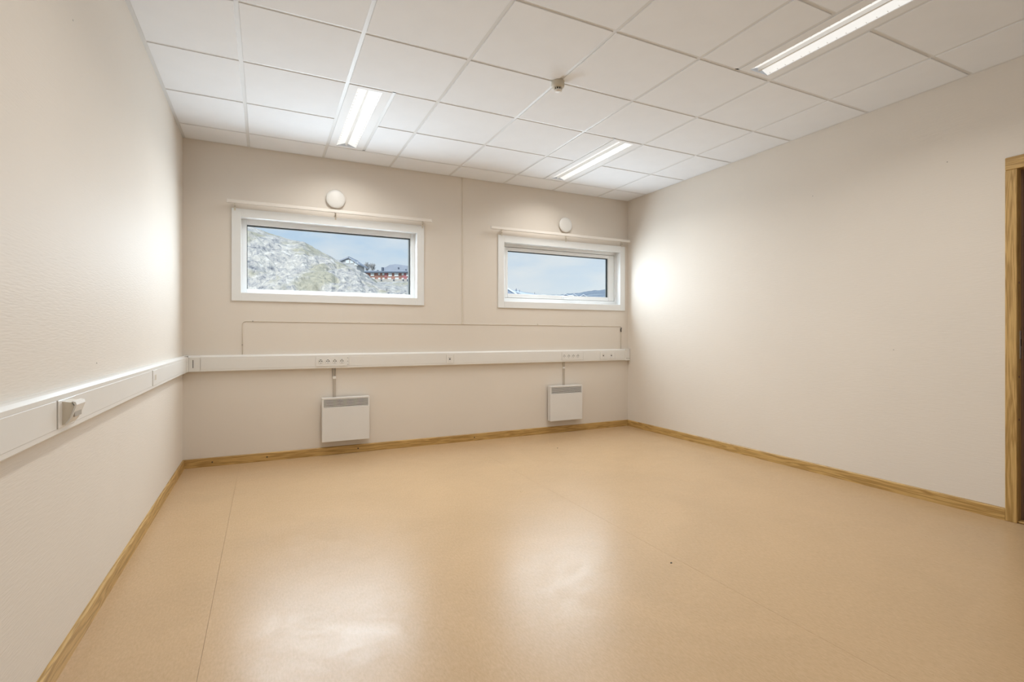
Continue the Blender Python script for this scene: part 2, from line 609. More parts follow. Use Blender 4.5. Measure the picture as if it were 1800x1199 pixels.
# ---- baseboards
def baseboard(name, poly, axis, a, b, mat, label):
    # poly = profile in the two other axes
    return tag(MB().prism(poly, axis, a, b).build(name, mat), label, 'baseboard', 'structure')
BH, BT = 0.072, 0.013
b1 = baseboard('baseboard_left', [(0, 0), (BT, 0), (BT, BH - 0.006), (BT - 0.005, BH), (0, BH)], 1, -DEEP, -BT, 'oak_y',
               'oak baseboard along the left wall')
b2 = baseboard('baseboard_back', [(0, 0), (-BT, 0), (-BT, BH - 0.006), (-BT + 0.005, BH), (0, BH)], 0, 0, W, 'oak_x',
               'oak baseboard under the two wall heaters')
b3 = baseboard('baseboard_right', [(W, 0), (W - BT, 0), (W - BT, BH - 0.006), (W - BT + 0.005, BH), (W, BH)], 1, -3.5, -BT, 'oak_y',
               'oak baseboard with lively grain along the right wall')
for x in (0.21, 0.62, 1.385, 2.55):
    sub(b2, MB().lathe([(0.0, 0.0012), (0.006, 0.0012), (0.006, -0.001)], (x, -BT, 0.035), (0, -1, 0), 10), 'knot', 'dark')

# ---- door frame (door_1)
d1 = empty('door_1', (W, DY0, 0), 'oak door frame with steel strike plate in the right wall', 'door frame', 'structure')
CW = 0.057
CX0 = W - 0.014
def casing_y(y0, y1, z0, z1, mat):
    return sub(d1, MB().box(CX0, W + 0.001, y0, y1, z0, z1, 0.003), 'door_casing', mat)
casing_y(DY0 - 0.002, DY0 + CW - 0.005, 0.0, DZ, 'oak_z')
casing_y(DY1 - CW + 0.005, DY1 + 0.002, 0.0, DZ, 'oak_z')
casing_y(DY1 - CW + 0.005, DY0 + CW - 0.005, DZ, DZ + 0.075, 'oak_y')
for (ya, yb, nm) in ((DY0, DY0 + 0.012, 'jamb'), (DY1 - 0.012, DY1, 'jamb')):
    sub(d1, MB().box(W + 0.003, W + 0.115, ya, yb, 0, DZ + 0.012, 0.002), nm, 'oak_z')
sub(d1, MB().box(W + 0.003, W + 0.115, DY1, DY0, DZ, DZ + 0.012, 0.002), 'head_jamb', 'oak_y')
sub(d1, MB().box(W + 0.044, W + 0.115, DY0 - 0.009, DY0, 0, DZ), 'seal_strip', 'brown')
sub(d1, MB().box(W + 0.044, W + 0.115, DY1, DY1 + 0.009, 0, DZ), 'seal_strip', 'brown')
st = sub(d1, MB().box(W + 0.026, W + 0.044, DY0 - 0.0025, DY0 + 0.001, 0.955, 1.12, 0.0008), 'strike_plate', 'steel')
sub(d1, MB().box(W + 0.032, W + 0.040, DY0 - 0.0030, DY0 + 0.0005, 1.03, 1.07), 'latch_hole', 'dark')
for z in (0.60, 0.85, 1.40):
    sub(d1, MB().lathe([(0, 0.0015), (0.007, 0.0015), (0.007, -0.001)], (W + 0.018, DY0, z), (0, -1, 0), 12), 'screw_cap', 'brown')
sub(d1, MB().box(W, W + 0.11, DY1, DY0, 0.0, 0.012, 0.003), 'threshold', 'oak_y')

# ================================================================== windows
def window(idx, wn, glass, fy, label, sash=None):
    x0, x1, z0, z1 = wn
    root = empty('window_%d' % idx, ((x0 + x1) / 2, 0, z0), label, 'window', 'structure')
    cw = 0.068
    cy0, cy1 = -0.014, 0.0
    # four casing boards
    sub(root, MB().box(x0 - cw, x0 + 0.004, cy0, cy1, z0 - cw, z1 + cw, 0.002), 'casing', 'window_white')
    sub(root, MB().box(x1 - 0.004, x1 + cw, cy0, cy1, z0 - cw, z1 + cw, 0.002), 'casing', 'window_white')
    sub(root, MB().box(x0 + 0.004, x1 - 0.004, cy0, cy1, z0 - cw, z0 + 0.004, 0.002), 'casing', 'window_white')
    sub(root, MB().box(x0 + 0.004, x1 - 0.004, cy0, cy1, z1 - 0.004, z1 + cw, 0.002), 'casing', 'window_white')
    # reveal boards
    e = 0.003
    sub(root, MB().box(x0, x0 + e, 0.001, fy, z0, z1), 'reveal_board', 'window_white')
    sub(root, MB().box(x1 - e, x1, 0.001, fy, z0, z1), 'reveal_board', 'window_white')
    sub(root, MB().box(x0 + e, x1 - e, 0.001, fy, z1 - e, z1), 'reveal_board', 'window_white')
    sub(root, MB().box(x0 + e, x1 - e, 0.001, fy, z0, z0 + e), 'reveal_board', 'window_white')
    gx0, gx1, gz0, gz1 = glass
    if sash:
        sx0, sx1, sz0, sz1 = sash
        sub(root, MB().frame(x0, x1, z0, z1, (sx0 - x0, x1 - sx1, sz0 - z0, z1 - sz1), fy, fy + 0.11), 'window_frame', 'window_white')
        g = 0.003
        so = sub(root, MB().frame(sx0 + g, sx1 - g, sz0 + g, sz1 - g,
                                  (gx0 - sx0 - g, sx1 - gx1 - g, gz0 - sz0 - g, sz1 - gz1 - g), fy + 0.004, fy + 0.07, bevel=0.003), 'sash', 'window_white')
        sub(root, MB().frame(sx0 - 0.002, sx1 + 0.002, sz0 - 0.002, sz1 + 0.002, 0.006, fy + 0.03, fy + 0.04), 'sash_gap_seal', 'gasket')
        yg = fy + 0.03
        # handle: rose, neck and lever on the lower rail
        hx, hz = (sx0 + sx1) / 2 + 0.04, sz0 + 0.026
        hb = MB().box(hx - 0.045, hx - 0.015, fy - 0.006, fy + 0.006, hz - 0.013, hz + 0.013, 0.004)
        hb.tube([(hx - 0.03, fy, hz), (hx - 0.03, fy - 0.03, hz + 0.002), (hx - 0.01, fy - 0.042, hz + 0.006), (hx + 0.03, fy - 0.046, hz + 0.012), (hx + 0.085, fy - 0.046, hz + 0.014)], 0.0075, 10)
        sub(root, hb, 'window_handle', 'window_white')['label'] = 'white lever handle'
    else:
        sub(root, MB().frame(x0, x1, z0, z1, (gx0 - x0, x1 - gx1, gz0 - z0, z1 - gz1), fy, fy + 0.11, bevel=0.003), 'window_frame', 'window_white')
        yg = fy + 0.03
    sub(root, MB().frame(gx0 - 0.002, gx1 + 0.002, gz0 - 0.002, gz1 + 0.002, (0.0055, 0.0075, 0.003, 0.009), yg - 0.004, yg + 0.018), 'gasket', 'gasket')
    sub(root, MB().box(gx0, gx1, yg + 0.004, yg + 0.010, gz0, gz1), 'glass_pane', 'glass')
    return root
window(1, WIN1, PANE1, 0.068, 'fixed window looking out on a rocky hill and red row house')
window(2, WIN2, PANE2, 0.072, 'opening window with lever handle looking out on pale sky', (2.934, 4.394, 1.497, 2.052))

# ---- curtain rails
def rail(x0, x1, z, ends, label):
    t = empty('curtain_rail', ((x0 + x1) / 2, 0, z), label, 'curtain rail', None, 'curtain rails above the windows')
    y = -0.075
    sub(t, MB().box(x0, x1, y - 0.009, y + 0.009, z - 0.014, z + 0.014, 0.003)
        .box(x0 + 0.004, x1 - 0.004, y - 0.002, y + 0.002, z - 0.0146, z - 0.013, 0, 1), 'rail', ['rail_white', 'grey'])
    for x in (x0, x1):
        sub(t, MB().box(x - 0.004, x + 0.004, y - 0.011, y + 0.011, z - 0.016, z + 0.016, 0.003), 'end_stop', 'rail_white')
    for x in ends:
        sub(t, MB().box(x - 0.006, x + 0.006, y + 0.010, -0.0135, z - 0.004, z + 0.002)
            .box(x - 0.006, x + 0.006, -0.0165, -0.0135, z - 0.065, z + 0.002)
            .lathe([(0.0, 0.003), (0.004, 0.003), (0.004, 0)], (x, -0.0165, z - 0.03), (0, -1, 0), 8, 1), 'bracket', ['pvc_warm', 'grey'])
    return t
rail(0.322, 2.073, 2.214, (0.375, 1.185, 2.0), 'cream curtain rail above the window with the hill view')
rail(2.712, 4.505, 2.210, (2.86, 3.655, 4.44), 'cream curtain rail above the window by the right corner')

# ---- round wall vents
def vent(x, z, label):
    t = empty('wall_vent', (x, 0, z), label, 'vent', None, 'round wall vents above the windows')
    sub(t, MB().lathe([(0.0, 0.006), (0.066, 0.006), (0.070, 0.004), (0.071, 0.0)], (x, 0, z), (0, -1, 0), 48), 'collar', 'pvc_warm')
    sub(t, MB().lathe([(0.0, 0.005), (0.02, 0.005), (0.02, 0.016), (0.078, 0.016), (0.083, 0.019), (0.084, 0.023), (0.080, 0.028), (0.06, 0.032), (0.0, 0.034)], (x, 0, z), (0, -1, 0), 48), 'disc', 'pvc')
    return t
vent(1.186, 2.338, 'round white wall vent above the window with the hill view')
vent(3.648, 2.333, 'round white wall vent above the window by the right corner')

# ================================================================== cable trunking
TZ0, TZ1, TD = 0.790, 0.925, 0.042
PROF = [(0, TZ0), (TD - 0.006, TZ0), (TD, TZ0 + 0.006), (TD, TZ0 + 0.020), (TD - 0.002, TZ0 + 0.021), (TD - 0.002, TZ1 - 0.029),
        (TD, TZ1 - 0.028), (TD, TZ1 - 0.014), (TD - 0.010, TZ1 - 0.004), (TD - 0.016, TZ1), (0, TZ1)]
def lid(a, b, wall):
    """snap-on cover length between two devices"""
    mb = MB()
    z0, z1 = TZ0 + 0.0205, TZ1 - 0.0285
    if wall == 'L':
        mb.box(TD - 0.003, TD + 0.0012, a, b, z0, z1, 0.001)
    else:
        mb.box(a, b, -TD - 0.0012, -TD + 0.003, z0, z1, 0.001)
    return mb
ZC = (TZ0 + 0.0205 + TZ1 - 0.0285) / 2
# back wall
tb = empty('cable_trunking', (W / 2, 0, TZ0), 'long white cable trunking across the back wall above the heaters', 'cable trunking', None, 'wall cable trunking')
sub(tb, MB().prism([(-u, v) for u, v in PROF], 0, 0.1275, W - 0.004), 'channel', 'pvc')
devs = [(1.012, 1.300), (2.235, 2.315), (3.585, 3.875), (4.105, 4.315)]
xx = 0.128
for a, b in devs + [(W - 0.075, None)]:
    sub(tb, lid(xx + 0.001, a - 0.001, 'B'), 'cover_strip', 'pvc')
    xx = b
sub(tb, MB().box(W - 0.073, W - 0.003, -TD - 0.003, 0, TZ0 - 0.002, TZ1 + 0.002, 0.003), 'end_cap', 'pvc')
sub(tb, MB().box(W - 0.06, W - 0.004, -TD - 0.0036, -TD - 0.002, TZ0 + 0.022, TZ0 + 0.0245), 'end_cap_slit', 'dark')

def socket_mesh():
    mb = MB()
    mb.lathe([(0.0175, -0.004), (0.0175, 0.0015), (0.0215, 0.0022), (0.0225, 0.0), (0.0225, -0.004)], (0, 0, 0), (0, -1, 0), 24, 0)
    mb.lathe([(0.0, -0.0005), (0.0176, -0.0005)], (0, 0, 0), (0, -1, 0), 24, 1)
    for s in (-1, 1):
        mb.lathe([(0.0, 0.0005), (0.0045, 0.0005), (0.0045, -0.002)], (s * 0.0085, 0, 0.001), (0, -1, 0), 10, 2)
    mb.box(-0.004, 0.004, -0.0012, 0, 0.0115, 0.0165, 0, 2)
    mb.box(-0.003, 0.003, -0.0012, 0, -0.0165, -0.0125, 0, 2)
    return mb.mesh('socket')
sock_me = socket_mesh()
for nm in ('pvc', 'pvc_warm', 'dark'):
    sock_me.materials.append(M[nm])
def socket_panel(x0, x1, xs, dots=()):
    p = sub(tb, MB().box(x0 + 0.001, x1 - 0.001, -TD - 0.004, -TD + 0.003, TZ0 + 0.0205, TZ1 - 0.0285, 0.0015), 'socket_panel', 'pvc')
    for x in xs:
        s = link('socket', sock_me, 'pvc', p)
        s.matrix_parent_inverse = Matrix.Translation(-tb.location) @ Matrix.Identity(4)
        s.matrix_parent_inverse = Matrix.Identity(4)
        s.location = (x, -TD - 0.004, ZC + 0.002)
    for z in dots:
        d = sub(p, MB().lathe([(0, 0.001), (0.0035, 0.001), (0.0035, -0.001)], (x1 - 0.012, -TD - 0.004, z), (0, -1, 0), 10), 'indicator', 'grey')
    return p
socket_panel(1.012, 1.300, [1.055 + 0.0605 * k for k in range(4)], (ZC - 0.03, ZC, ZC + 0.03))
socket_panel(3.585, 3.875, [3.615 + 0.0605 * k for k in range(4)])
def data_panel(x0, x1, xs):
    p = sub(tb, MB().box(x0 + 0.001, x1 - 0.001, -TD - 0.004, -TD + 0.003, TZ0 + 0.0205, TZ1 - 0.0285, 0.0015), 'data_panel', 'pvc')
    for x in xs:
        sub(p, MB().box(x - 0.020, x + 0.020, -TD - 0.0055, -TD - 0.003, ZC - 0.026, ZC + 0.026, 0.001)
            .box(x - 0.008, x + 0.008, -TD - 0.006, -TD - 0.004, ZC - 0.008, ZC + 0.003, 0, 1)
            .box(x - 0.013, x + 0.013, -TD - 0.0058, -TD - 0.005, ZC + 0.012, ZC + 0.0155, 0, 2), 'data_outlet', ['pvc', 'dark', 'grey'])
data_panel(2.235, 2.315, [2.272])
data_panel(4.105, 4.315, [4.148, 4.262])

# left wall
tl = empty('cable_trunking', (0, -DEEP / 2, TZ0), 'white cable trunking along the left wall with a wedge shaped outlet', 'cable trunking', None, 'wall cable trunking')
sub(tl, MB().prism(PROF, 1, -DEEP + 0.002, -TD), 'channel', 'pvc')
D1, D2 = (-2.945, -2.79), (-1.50, -1.385)     # outlet positions along the left wall
sub(tl, lid(-DEEP + 0.01, D1[0] - 0.006, 'L'), 'cover_strip', 'pvc')
sub(tl, lid(D1[1] + 0.001, D2[0] - 0.008, 'L'), 'cover_strip', 'pvc')
sub(tl, lid(D2[1] + 0.001, -0.150, 'L'), 'cover_strip', 'pvc')
zf0, zf1 = TZ0 + 0.0205, TZ1 - 0.0285
for (ya, yb) in ((D1[0] - 0.006, D1[0]), (D2[0] - 0.008, D2[0]), (-0.150, -0.142)):
    sub(tl, MB().box(TD - 0.0035, TD - 0.0012, ya, yb, zf0, zf1), 'cover_gap', 'dark')
p = sub(tl, MB().box(TD - 0.003, TD + 0.004, D1[0], D1[1], zf0, zf1, 0.0015), 'outlet_plate', 'pvc')
yc0, yc1 = D1[0] + 0.03, D1[1] - 0.045
sub(p, MB().prism([(TD + 0.003, zf0 + 0.008), (TD + 0.012, zf0 + 0.010), (TD + 0.022, zf0 + 0.026), (TD + 0.032, zf1 - 0.022), (TD + 0.026, zf1 - 0.010), (TD + 0.003, zf1 - 0.006)], 1, yc0, yc1), 'wedge_housing', 'pvc_warm')
sub(p, MB().prism([(TD + 0.0115, zf0 + 0.011), (TD + 0.0225, zf0 + 0.027), (TD + 0.0345, zf1 - 0.018), (TD + 0.028, zf1 - 0.006), (TD + 0.037, zf1 - 0.009), (TD + 0.040, zf1 - 0.018), (TD + 0.026, zf0 + 0.026), (TD + 0.0145, zf0 + 0.009)], 1, yc0 - 0.003, yc1 + 0.003), 'wedge_cover', 'pvc')
sub(p, MB().box(TD + 0.0285, TD + 0.0325, yc0 + 0.008, yc1 - 0.008, zf0 + 0.030, zf0 + 0.050), 'outlet_port', 'grey')
p = sub(tl, MB().box(TD - 0.003, TD + 0.004, D2[0], D2[1], zf0, zf1, 0.0015), 'outlet_plate', 'pvc')
for y in (D2[0] + 0.045, D2[0] + 0.075):
    sub(p, MB().box(TD + 0.003, TD + 0.0055, y, y + 0.012, ZC - 0.014, ZC + 0.016, 0.001), 'data_outlet', 'pvc_warm')
# inside corner piece joins the two runs
cm = MB()
cm.box(TD - 0.003, TD + 0.0028, -0.140, -TD - 0.0028, TZ0 + 0.004, TZ1 - 0.014, 0.001)
cm.box(TD + 0.0028, 0.126, -TD - 0.0028, -TD + 0.003, TZ0 + 0.004, TZ1 - 0.014, 0.001)
cm.prism([(-u, v) for u, v in PROF], 0, TD - 0.0005, 0.127)
cm.box(0.004, TD + 0.001, -0.14, -0.002, TZ1 - 0.002, TZ1 + 0.0015)
co = sub(tl, cm, 'inside_corner_cover', 'pvc')
sub(tl, MB().box(0.074, 0.079, -TD - 0.0034, -TD - 0.002, ZC - 0.030, ZC + 0.036), 'corner_slit', 'dark')
sub(tl, MB().box(0.1255, 0.1272, -TD - 0.002, -TD + 0.001, TZ0 + 0.01, TZ1 - 0.016), 'corner_slit', 'grey')

# ================================================================== panel heaters
def heater(x0, x1, z0, z1, label):
    t = empty('panel_heater', ((x0 + x1) / 2, 0, z0), label, 'heater', None, 'electric panel heaters under the trunking')
    yb, yf = -0.022, -0.078
    # case: sides, top, bottom, back
    mb = MB()
    mb.box(x0 + 0.003, x1 - 0.003, yb - 0.004, yb, z0 + 0.006, z1 - 0.006)
    mb.box(x0, x0 + 0.004, yf + 0.004, yb, z0 + 0.004, z1 - 0.002)
    mb.box(x1 - 0.004, x1, yf + 0.004, yb, z0 + 0.004, z1 - 0.002)
    mb.box(x0 + 0.004, x1 - 0.004, yf + 0.006, yb, z1 - 0.006, z1 - 0.002)
    mb.box(x0 + 0.004, x1 - 0.004, yf + 0.006, yb, z0 + 0.010, z0 + 0.014, 0, 1)
    sub(t, mb, 'case', ['heater', 'dark'])
    gz0, gz1 = z1 - 0.088, z1 - 0.016
    gx0, gx1 = x0 + 0.014, x1 - 0.012
    mb = MB()
    mb.box(x0, x1, yf, yf + 0.005, z0, gz0, 0.002)
    mb.box(x0, x1, yf, yf + 0.005, gz1, z1, 0.002)
    mb.box(x0, gx0, yf, yf + 0.005, gz0, gz1)
    mb.box(gx1, x1, yf, yf + 0.005, gz0, gz1)
    sub(t, mb, 'front_panel', 'heater')
    sub(t, MB().box(gx0 - 0.003, gx1 + 0.003, yf + 0.022, yf + 0.025, gz0 - 0.004, gz1 + 0.004), 'grille_backing', 'dark')
    n = 7
    for k in range(n):
        z = gz0 + (k + 0.5) * (gz1 - gz0) / n
        sub(t, MB().prism([(yf + 0.001, z - 0.0026), (yf + 0.003, z - 0.0026), (yf + 0.005, z + 0.0012), (yf + 0.005, z + 0.0024), (yf + 0.001, z + 0.0024)], 0, gx0 - 0.001, gx1 + 0.001), 'grille_slat', 'heater')
    for x in (x0 + 0.09, x1 - 0.09):
        sub(t, MB().box(x - 0.015, x + 0.015, yb - 0.001, 0, z0 + 0.06, z1 - 0.06), 'wall_bracket', 'grey')
    return t
heater(1.063, 1.478, 0.130, 0.528, 'white panel heater on the back wall, under the hill view window')
heater(3.418, 3.836, 0.143, 0.531, 'white panel heater on the back wall, nearer the right corner')
# flat conduits from trunking down to the heaters
def conduit(x, w, label, fork):
    t = empty('heater_conduit', (x, 0, 0.5), label, 'conduit', None, 'grey conduits feeding the heaters')
    if fork:
        sub(t, MB().box(x - w / 2, x + w / 2, -0.010, 0, 0.46, 0.700, 0.002), 'cover', 'conduit')
        for s in (-1, 1):
            sub(t, MB().tube([(x + s * 0.009 - 0.004, -0.005, 0.69), (x + s * 0.010 - 0.004, -0.005, 0.75), (x + s * 0.012 - 0.004, -0.005, 0.788)], 0.0045), 'cable', 'grey')
        sub(t, MB().box(x - w / 2 - 0.003, x + w / 2 + 0.003, -0.013, 0, 0.690, 0.716, 0.003), 'clip', 'pvc')
    else:
        sub(t, MB().box(x - w / 2, x + w / 2, -0.010, 0, 0.46, 0.790, 0.002), 'cover', 'conduit')
        sub(t, MB().box(x - w / 2 - 0.002, x + w / 2 + 0.002, -0.012, 0, 0.715, 0.735, 0.002), 'clip', 'pvc')
conduit(1.176, 0.026, 'grey conduit with two cables feeding the heater below the four sockets', True)
conduit(3.634, 0.026, 'grey conduit dropping to the heater nearer the right corner', False)

# ================================================================== surface cables on the back wall
def arc(cx, cz, r, a0, a1, n, y):
    return [(cx + r * math.cos(a0 + (a1 - a0) * k / n), y, cz + r * math.sin(a0 + (a1 - a0) * k / n)) for k in range(n + 1)]
CZ = 1.212
cab = empty('surface_cable', (2.4, 0, TZ1), 'thin cream cable looping up from the trunking beneath both windows', 'cable')
pts = [(0.431, -0.004, TZ1 + 0.001)] + arc(0.461, CZ - 0.03, 0.03, math.pi, math.pi / 2, 5, -0.004) + arc(4.42, CZ - 0.03, 0.014, math.pi / 2, 0, 4, -0.004) + [(4.434, -0.004, TZ1 + 0.001)]
sub(cab, MB().tube(pts, 0.0028, 8), 'cord', 'cream_paint')
for (x, z) in ((0.51, CZ), (0.431, 1.01), (1.4, CZ), (3.3, CZ)):
    sub(cab, MB().box(x - 0.005, x + 0.005, -0.008, 0, z - 0.005, z + 0.005, 0.0015), 'clip', 'grey' if x < 1 else 'cream_paint')
sub(cab, MB().tube([(4.434, -0.007, 1.13), (4.430, -0.010, 1.155), (4.436, -0.010, 1.18)], 0.006, 8), 'black_tape', 'dark')['label'] = 'scrap of black tape'
cab2 = empty('drop_cable', (2.424, 0, CZ), 'thin cream cable dropping from the ceiling between the two windows', 'cable')
sub(cab2, MB().box(2.419, 2.429, -0.006, 0, CZ + 0.002, H, 0.0015), 'cord_cover', 'cream_paint')
sub(cab2, MB().box(2.410, 2.438, -0.008, 0, CZ - 0.006, CZ + 0.010, 0.002), 'branch_clip', 'cream_paint')
sub(cab2, MB().box(2.414, 2.434, -0.010, 0, H - 0.018, H, 0.002), 'ceiling_clip', 'cream_paint')

# ================================================================== ceiling lights
def light_mesh():
    """one recessed 300 x 1200 fitting, centred on x = 0, y from 0 (window end) to -L"""
    L = 1.2
    e = TW / 2
    X0, X1 = -0.15 + e, 0.15 - e
    ox, oy0, oy1 = 0.079, -0.037, -L + 0.045
    parts = []
    mb = MB()                                        # flat white frame with the long opening
    zf, zt = 0.0, 0.004
    mb.box(X0, -ox, -L + e, -e, zf, zt, 0.001)
    mb.box(ox, X1, -L + e, -e, zf, zt, 0.001)
    mb.box(-ox, ox, oy0, -e, zf, zt, 0.001)
    mb.box(-ox, ox, -L + e, oy1, zf, zt, 0.001)
    parts.append(('frame', mb.mesh('light_frame'), ['lamp_white']))
    mb = MB()                                        # tray above the frame
    mb.box(X0, X1, -L + e, -e, 0.085, 0.088)
    for a, b in ((X0, X0 + 0.002), (X1 - 0.002, X1)):
        mb.box(a, b, -L + e, -e, 0.004, 0.085)
    for a, b in ((-e - 0.002, -e), (-L + e, -L + e + 0.002)):
        mb.box(X0, X1, a, b, 0.004, 0.085)
    parts.append(('housing', mb.mesh('light_housing'), ['lamp_white']))
    for s in (-1, 1):                                # two sloping glowing reflectors meeting at a centre rail
        mb = MB().prism([(s * ox, 0.004), (s * 0.010, 0.030), (s * 0.010, 0.034), (s * ox, 0.008)], 1, oy1, oy0)
        parts.append(('diffuser', mb.mesh('light_diffuser'), ['diffuser']))
    mb = MB().prism([(-0.010, 0.034), (-0.006, 0.010), (0.006, 0.010), (0.010, 0.034)], 1, oy1, oy0)
    parts.append(('centre_rail', mb.mesh('light_rail'), ['white']))
    bl = {}
    for s in (-1, 1):
        bl[s] = MB().prism([(s * (ox - 0.002), 0.0045), (s * (ox - 0.012), 0.0045), (s * (ox - 0.012), 0.009), (s * (ox - 0.002), 0.006)], 1, -0.0009, 0.0009).mesh('louvre_blade')
        bl[s].materials.append(M['white'])
    return parts, bl, (oy0, oy1)
LP, LB, (LOY0, LOY1) = light_mesh()
def ceiling_light(c, r, s, label):
    xc = xl[c + 1] + (0.15 if s == 'L' else 0.45)
    y0 = yl[r + 1]
    t = empty('ceiling_light', (xc, y0, H), label, 'ceiling light', None, 'recessed strip lights')
    for nm, me, mats in LP:
        link(nm, me, mats, t)
    n = 22
    for k in range(n):
        for sd in (-1, 1):
            b = link('louvre_blade', LB[sd], 'white', t)
            b.location = (0, LOY0 + (LOY1 - LOY0) * (k + 0.5) / n, 0)
    ld = bpy.data.lights.new('lamp_glow', 'AREA')
    ld.shape = 'RECTANGLE'
    ld.size = 0.15
    ld.size_y = 1.10
    ld.energy = LAMP_POWER
    ld.color = LAMP_COLOR
    ld.spread = math.radians(150)
    lo = bpy.data.objects.new('lamp_glow', ld)
    COL.objects.link(lo)
    lo.parent = t
    lo.location = (0, -0.6, -0.002)
ceiling_light(*LIGHTS[0], 'recessed strip light over the left window, nearest the left wall')
ceiling_light(*LIGHTS[1], 'recessed strip light in front of the right window, beyond the smoke detector')
ceiling_light(*LIGHTS[2], 'recessed strip light at upper right, cut off by the photo edge')
ceiling_light(*LIGHTS[3], 'recessed strip light above the viewer near the left wall')

# smoke detector at a grid crossing
sx, sy = xl[4], yl[4]
sd = empty('smoke_detector', (sx, sy, H), 'cream smoke detector on the ceiling grid crossing', 'smoke detector')
sub(sd, MB().lathe([(0.0, 0.0), (0.040, 0.0), (0.042, 0.004), (0.041, 0.030), (0.037, 0.040), (0.030, 0.043), (0.0, 0.043)], (sx, sy, H + REC), (0, 0, -1), 36), 'base', 'sensor')
sub(sd, MB().lathe([(0.0, 0.040), (0.020, 0.040), (0.020, 0.058), (0.0, 0.058)], (sx, sy, H + REC), (0, 0, -1), 24), 'sensing_chamber', 'dark')
for k in range(10):
    a = 2 * math.pi * k / 10
    x, y = sx + 0.0225 * math.cos(a), sy + 0.0225 * math.sin(a)
    sub(sd, MB().box(x - 0.0022, x + 0.0022, y - 0.0022, y + 0.0022, H + REC - 0.060, H + REC - 0.041), 'cage_rib', 'sensor')
sub(sd, MB().lathe([(0.0, 0.057), (0.025, 0.057), (0.0265, 0.060), (0.024, 0.065), (0.0, 0.067)], (sx, sy, H + REC), (0, 0, -1), 30), 'cap', 'white')

# tiny dark crumbs on the floor
def crumb(x, y, s, label):
    bm = bmesh.new()
    bmesh.ops.create_icosphere(bm, subdivisions=2, radius=1.0)
    for v in bm.verts:
        v.co *= 1 + 0.3 * mnoise.noise(v.co * 1.7)
        v.co = Vector((v.co.x * s, v.co.y * s * 0.7, max(v.co.z, -0.6) * s * 0.45))
    zmin = min(v.co.z for v in bm.verts)
    for v in bm.verts:
        v.co.z -= zmin
    me = bpy.data.meshes.new('crumb')
    bm.to_mesh(me)
    bm.free()
    o = link('crumb', me, 'dark')
    o.location = (x, y, 0.0)
    tag(o, label, 'crumb', None, 'dark crumbs on the floor')
crumb(2.357, -3.065, 0.0055, 'tiny dark crumb on the open floor, nearest the viewer')
crumb(3.142, -0.691, 0.006, 'tiny dark crumb on the floor before the far heater')

# ================================================================== outdoors
# ground coordinates: u to the right, v away from the viewer (the room's view direction)
CU = Vector((math.cos(YAW), -math.sin(YAW), 0))
CV = Vector((math.sin(YAW), math.cos(YAW), 0))
def G(u, v, z):
    return Vector((CAM_LOC.x, CAM_LOC.y, 0)) + CU * u + CV * v + Vector((0, 0, z))
def at(px, py, v):
    """(u, z) of a photo point that lies v metres away"""
    return (px - 904.3) / FPX * v, CAM_LOC.z - (py - 588.5) / FPX * v

def interp(x, tab):
    if x <= tab[0][0]:
        return tab[0][1]
    for (a, fa), (b, fb) in zip(tab, tab[1:]):
        if x <= b:
            t = (x - a) / (b - a)
            return fa + (fb - fa) * t
    return tab[-1][1]

def terrain_mat(name, cols, scale, snow=None):
    m, t, b = new_mat(name)
    b.inputs['Roughness'].default_value = 0.9
    b.inputs['Specular IOR Level'].default_value = 0.1
    c = t.nodes.new('ShaderNodeTexCoord')
    n = t.nodes.new('ShaderNodeTexNoise')
    n.inputs['Scale'].default_value = scale
    n.inputs['Detail'].default_value = 9
    n.inputs['Roughness'].default_value = 0.72
    n.inputs['Distortion'].default_value = 0.8
    t.links.new(c.outputs['Object'], n.inputs['Vector'])
    r = t.nodes.new('ShaderNodeValToRGB')
    el = r.color_ramp.elements
    el[0].position, el[1].position = 0.34, 0.66
    el[0].color = cols[0] + (1,)
    el[1].color = cols[-1] + (1,)
    for k, cc in enumerate(cols[1:-1]):
        x = el.new(0.34 + 0.32 * (k + 1) / (len(cols) - 1))
        x.color = cc + (1,)
    t.links.new(n.outputs['Fac'], r.inputs[0])
    n2 = t.nodes.new('ShaderNodeTexNoise')
    n2.inputs['Scale'].default_value = scale * 0.22
    n2.inputs['Detail'].default_value = 5
    t.links.new(c.outputs['Object'], n2.inputs['Vector'])
    r2 = t.nodes.new('ShaderNodeValToRGB')
    r2.color_ramp.elements[0].position = 0.50
    r2.color_ramp.elements[1].position = 0.60
    t.links.new(n2.outputs['Fac'], r2.inputs[0])
    mx = t.nodes.new('ShaderNodeMixRGB')
    mx.inputs['Color2'].default_value = (snow or (0.40, 0.38, 0.26)) + (1,)
    sc = t.nodes.new('ShaderNodeMath')
    sc.operation = 'MULTIPLY'
    sc.inputs[1].default_value = 0.9 if snow else 0.6
    t.links.new(r2.outputs[0], sc.inputs[0])
    t.links.new(sc.outputs[0], mx.inputs['Fac'])
    t.links.new(r.outputs[0], mx.inputs['Color1'])
    t.links.new(mx.outputs[0], b.inputs['Base Color'])
    return m
M['rock'] = terrain_mat('pale_lichen_rock', [(0.17, 0.18, 0.21), (0.44, 0.44, 0.45), (0.60, 0.58, 0.54), (0.75, 0.74, 0.72)], 0.75)  # outdoor haze is mixed into these pale rock colours
M['far'] = terrain_mat('distant_blue_hill', [(0.15, 0.20, 0.28), (0.22, 0.28, 0.36), (0.30, 0.36, 0.43)], 0.02, (0.72, 0.80, 0.88))

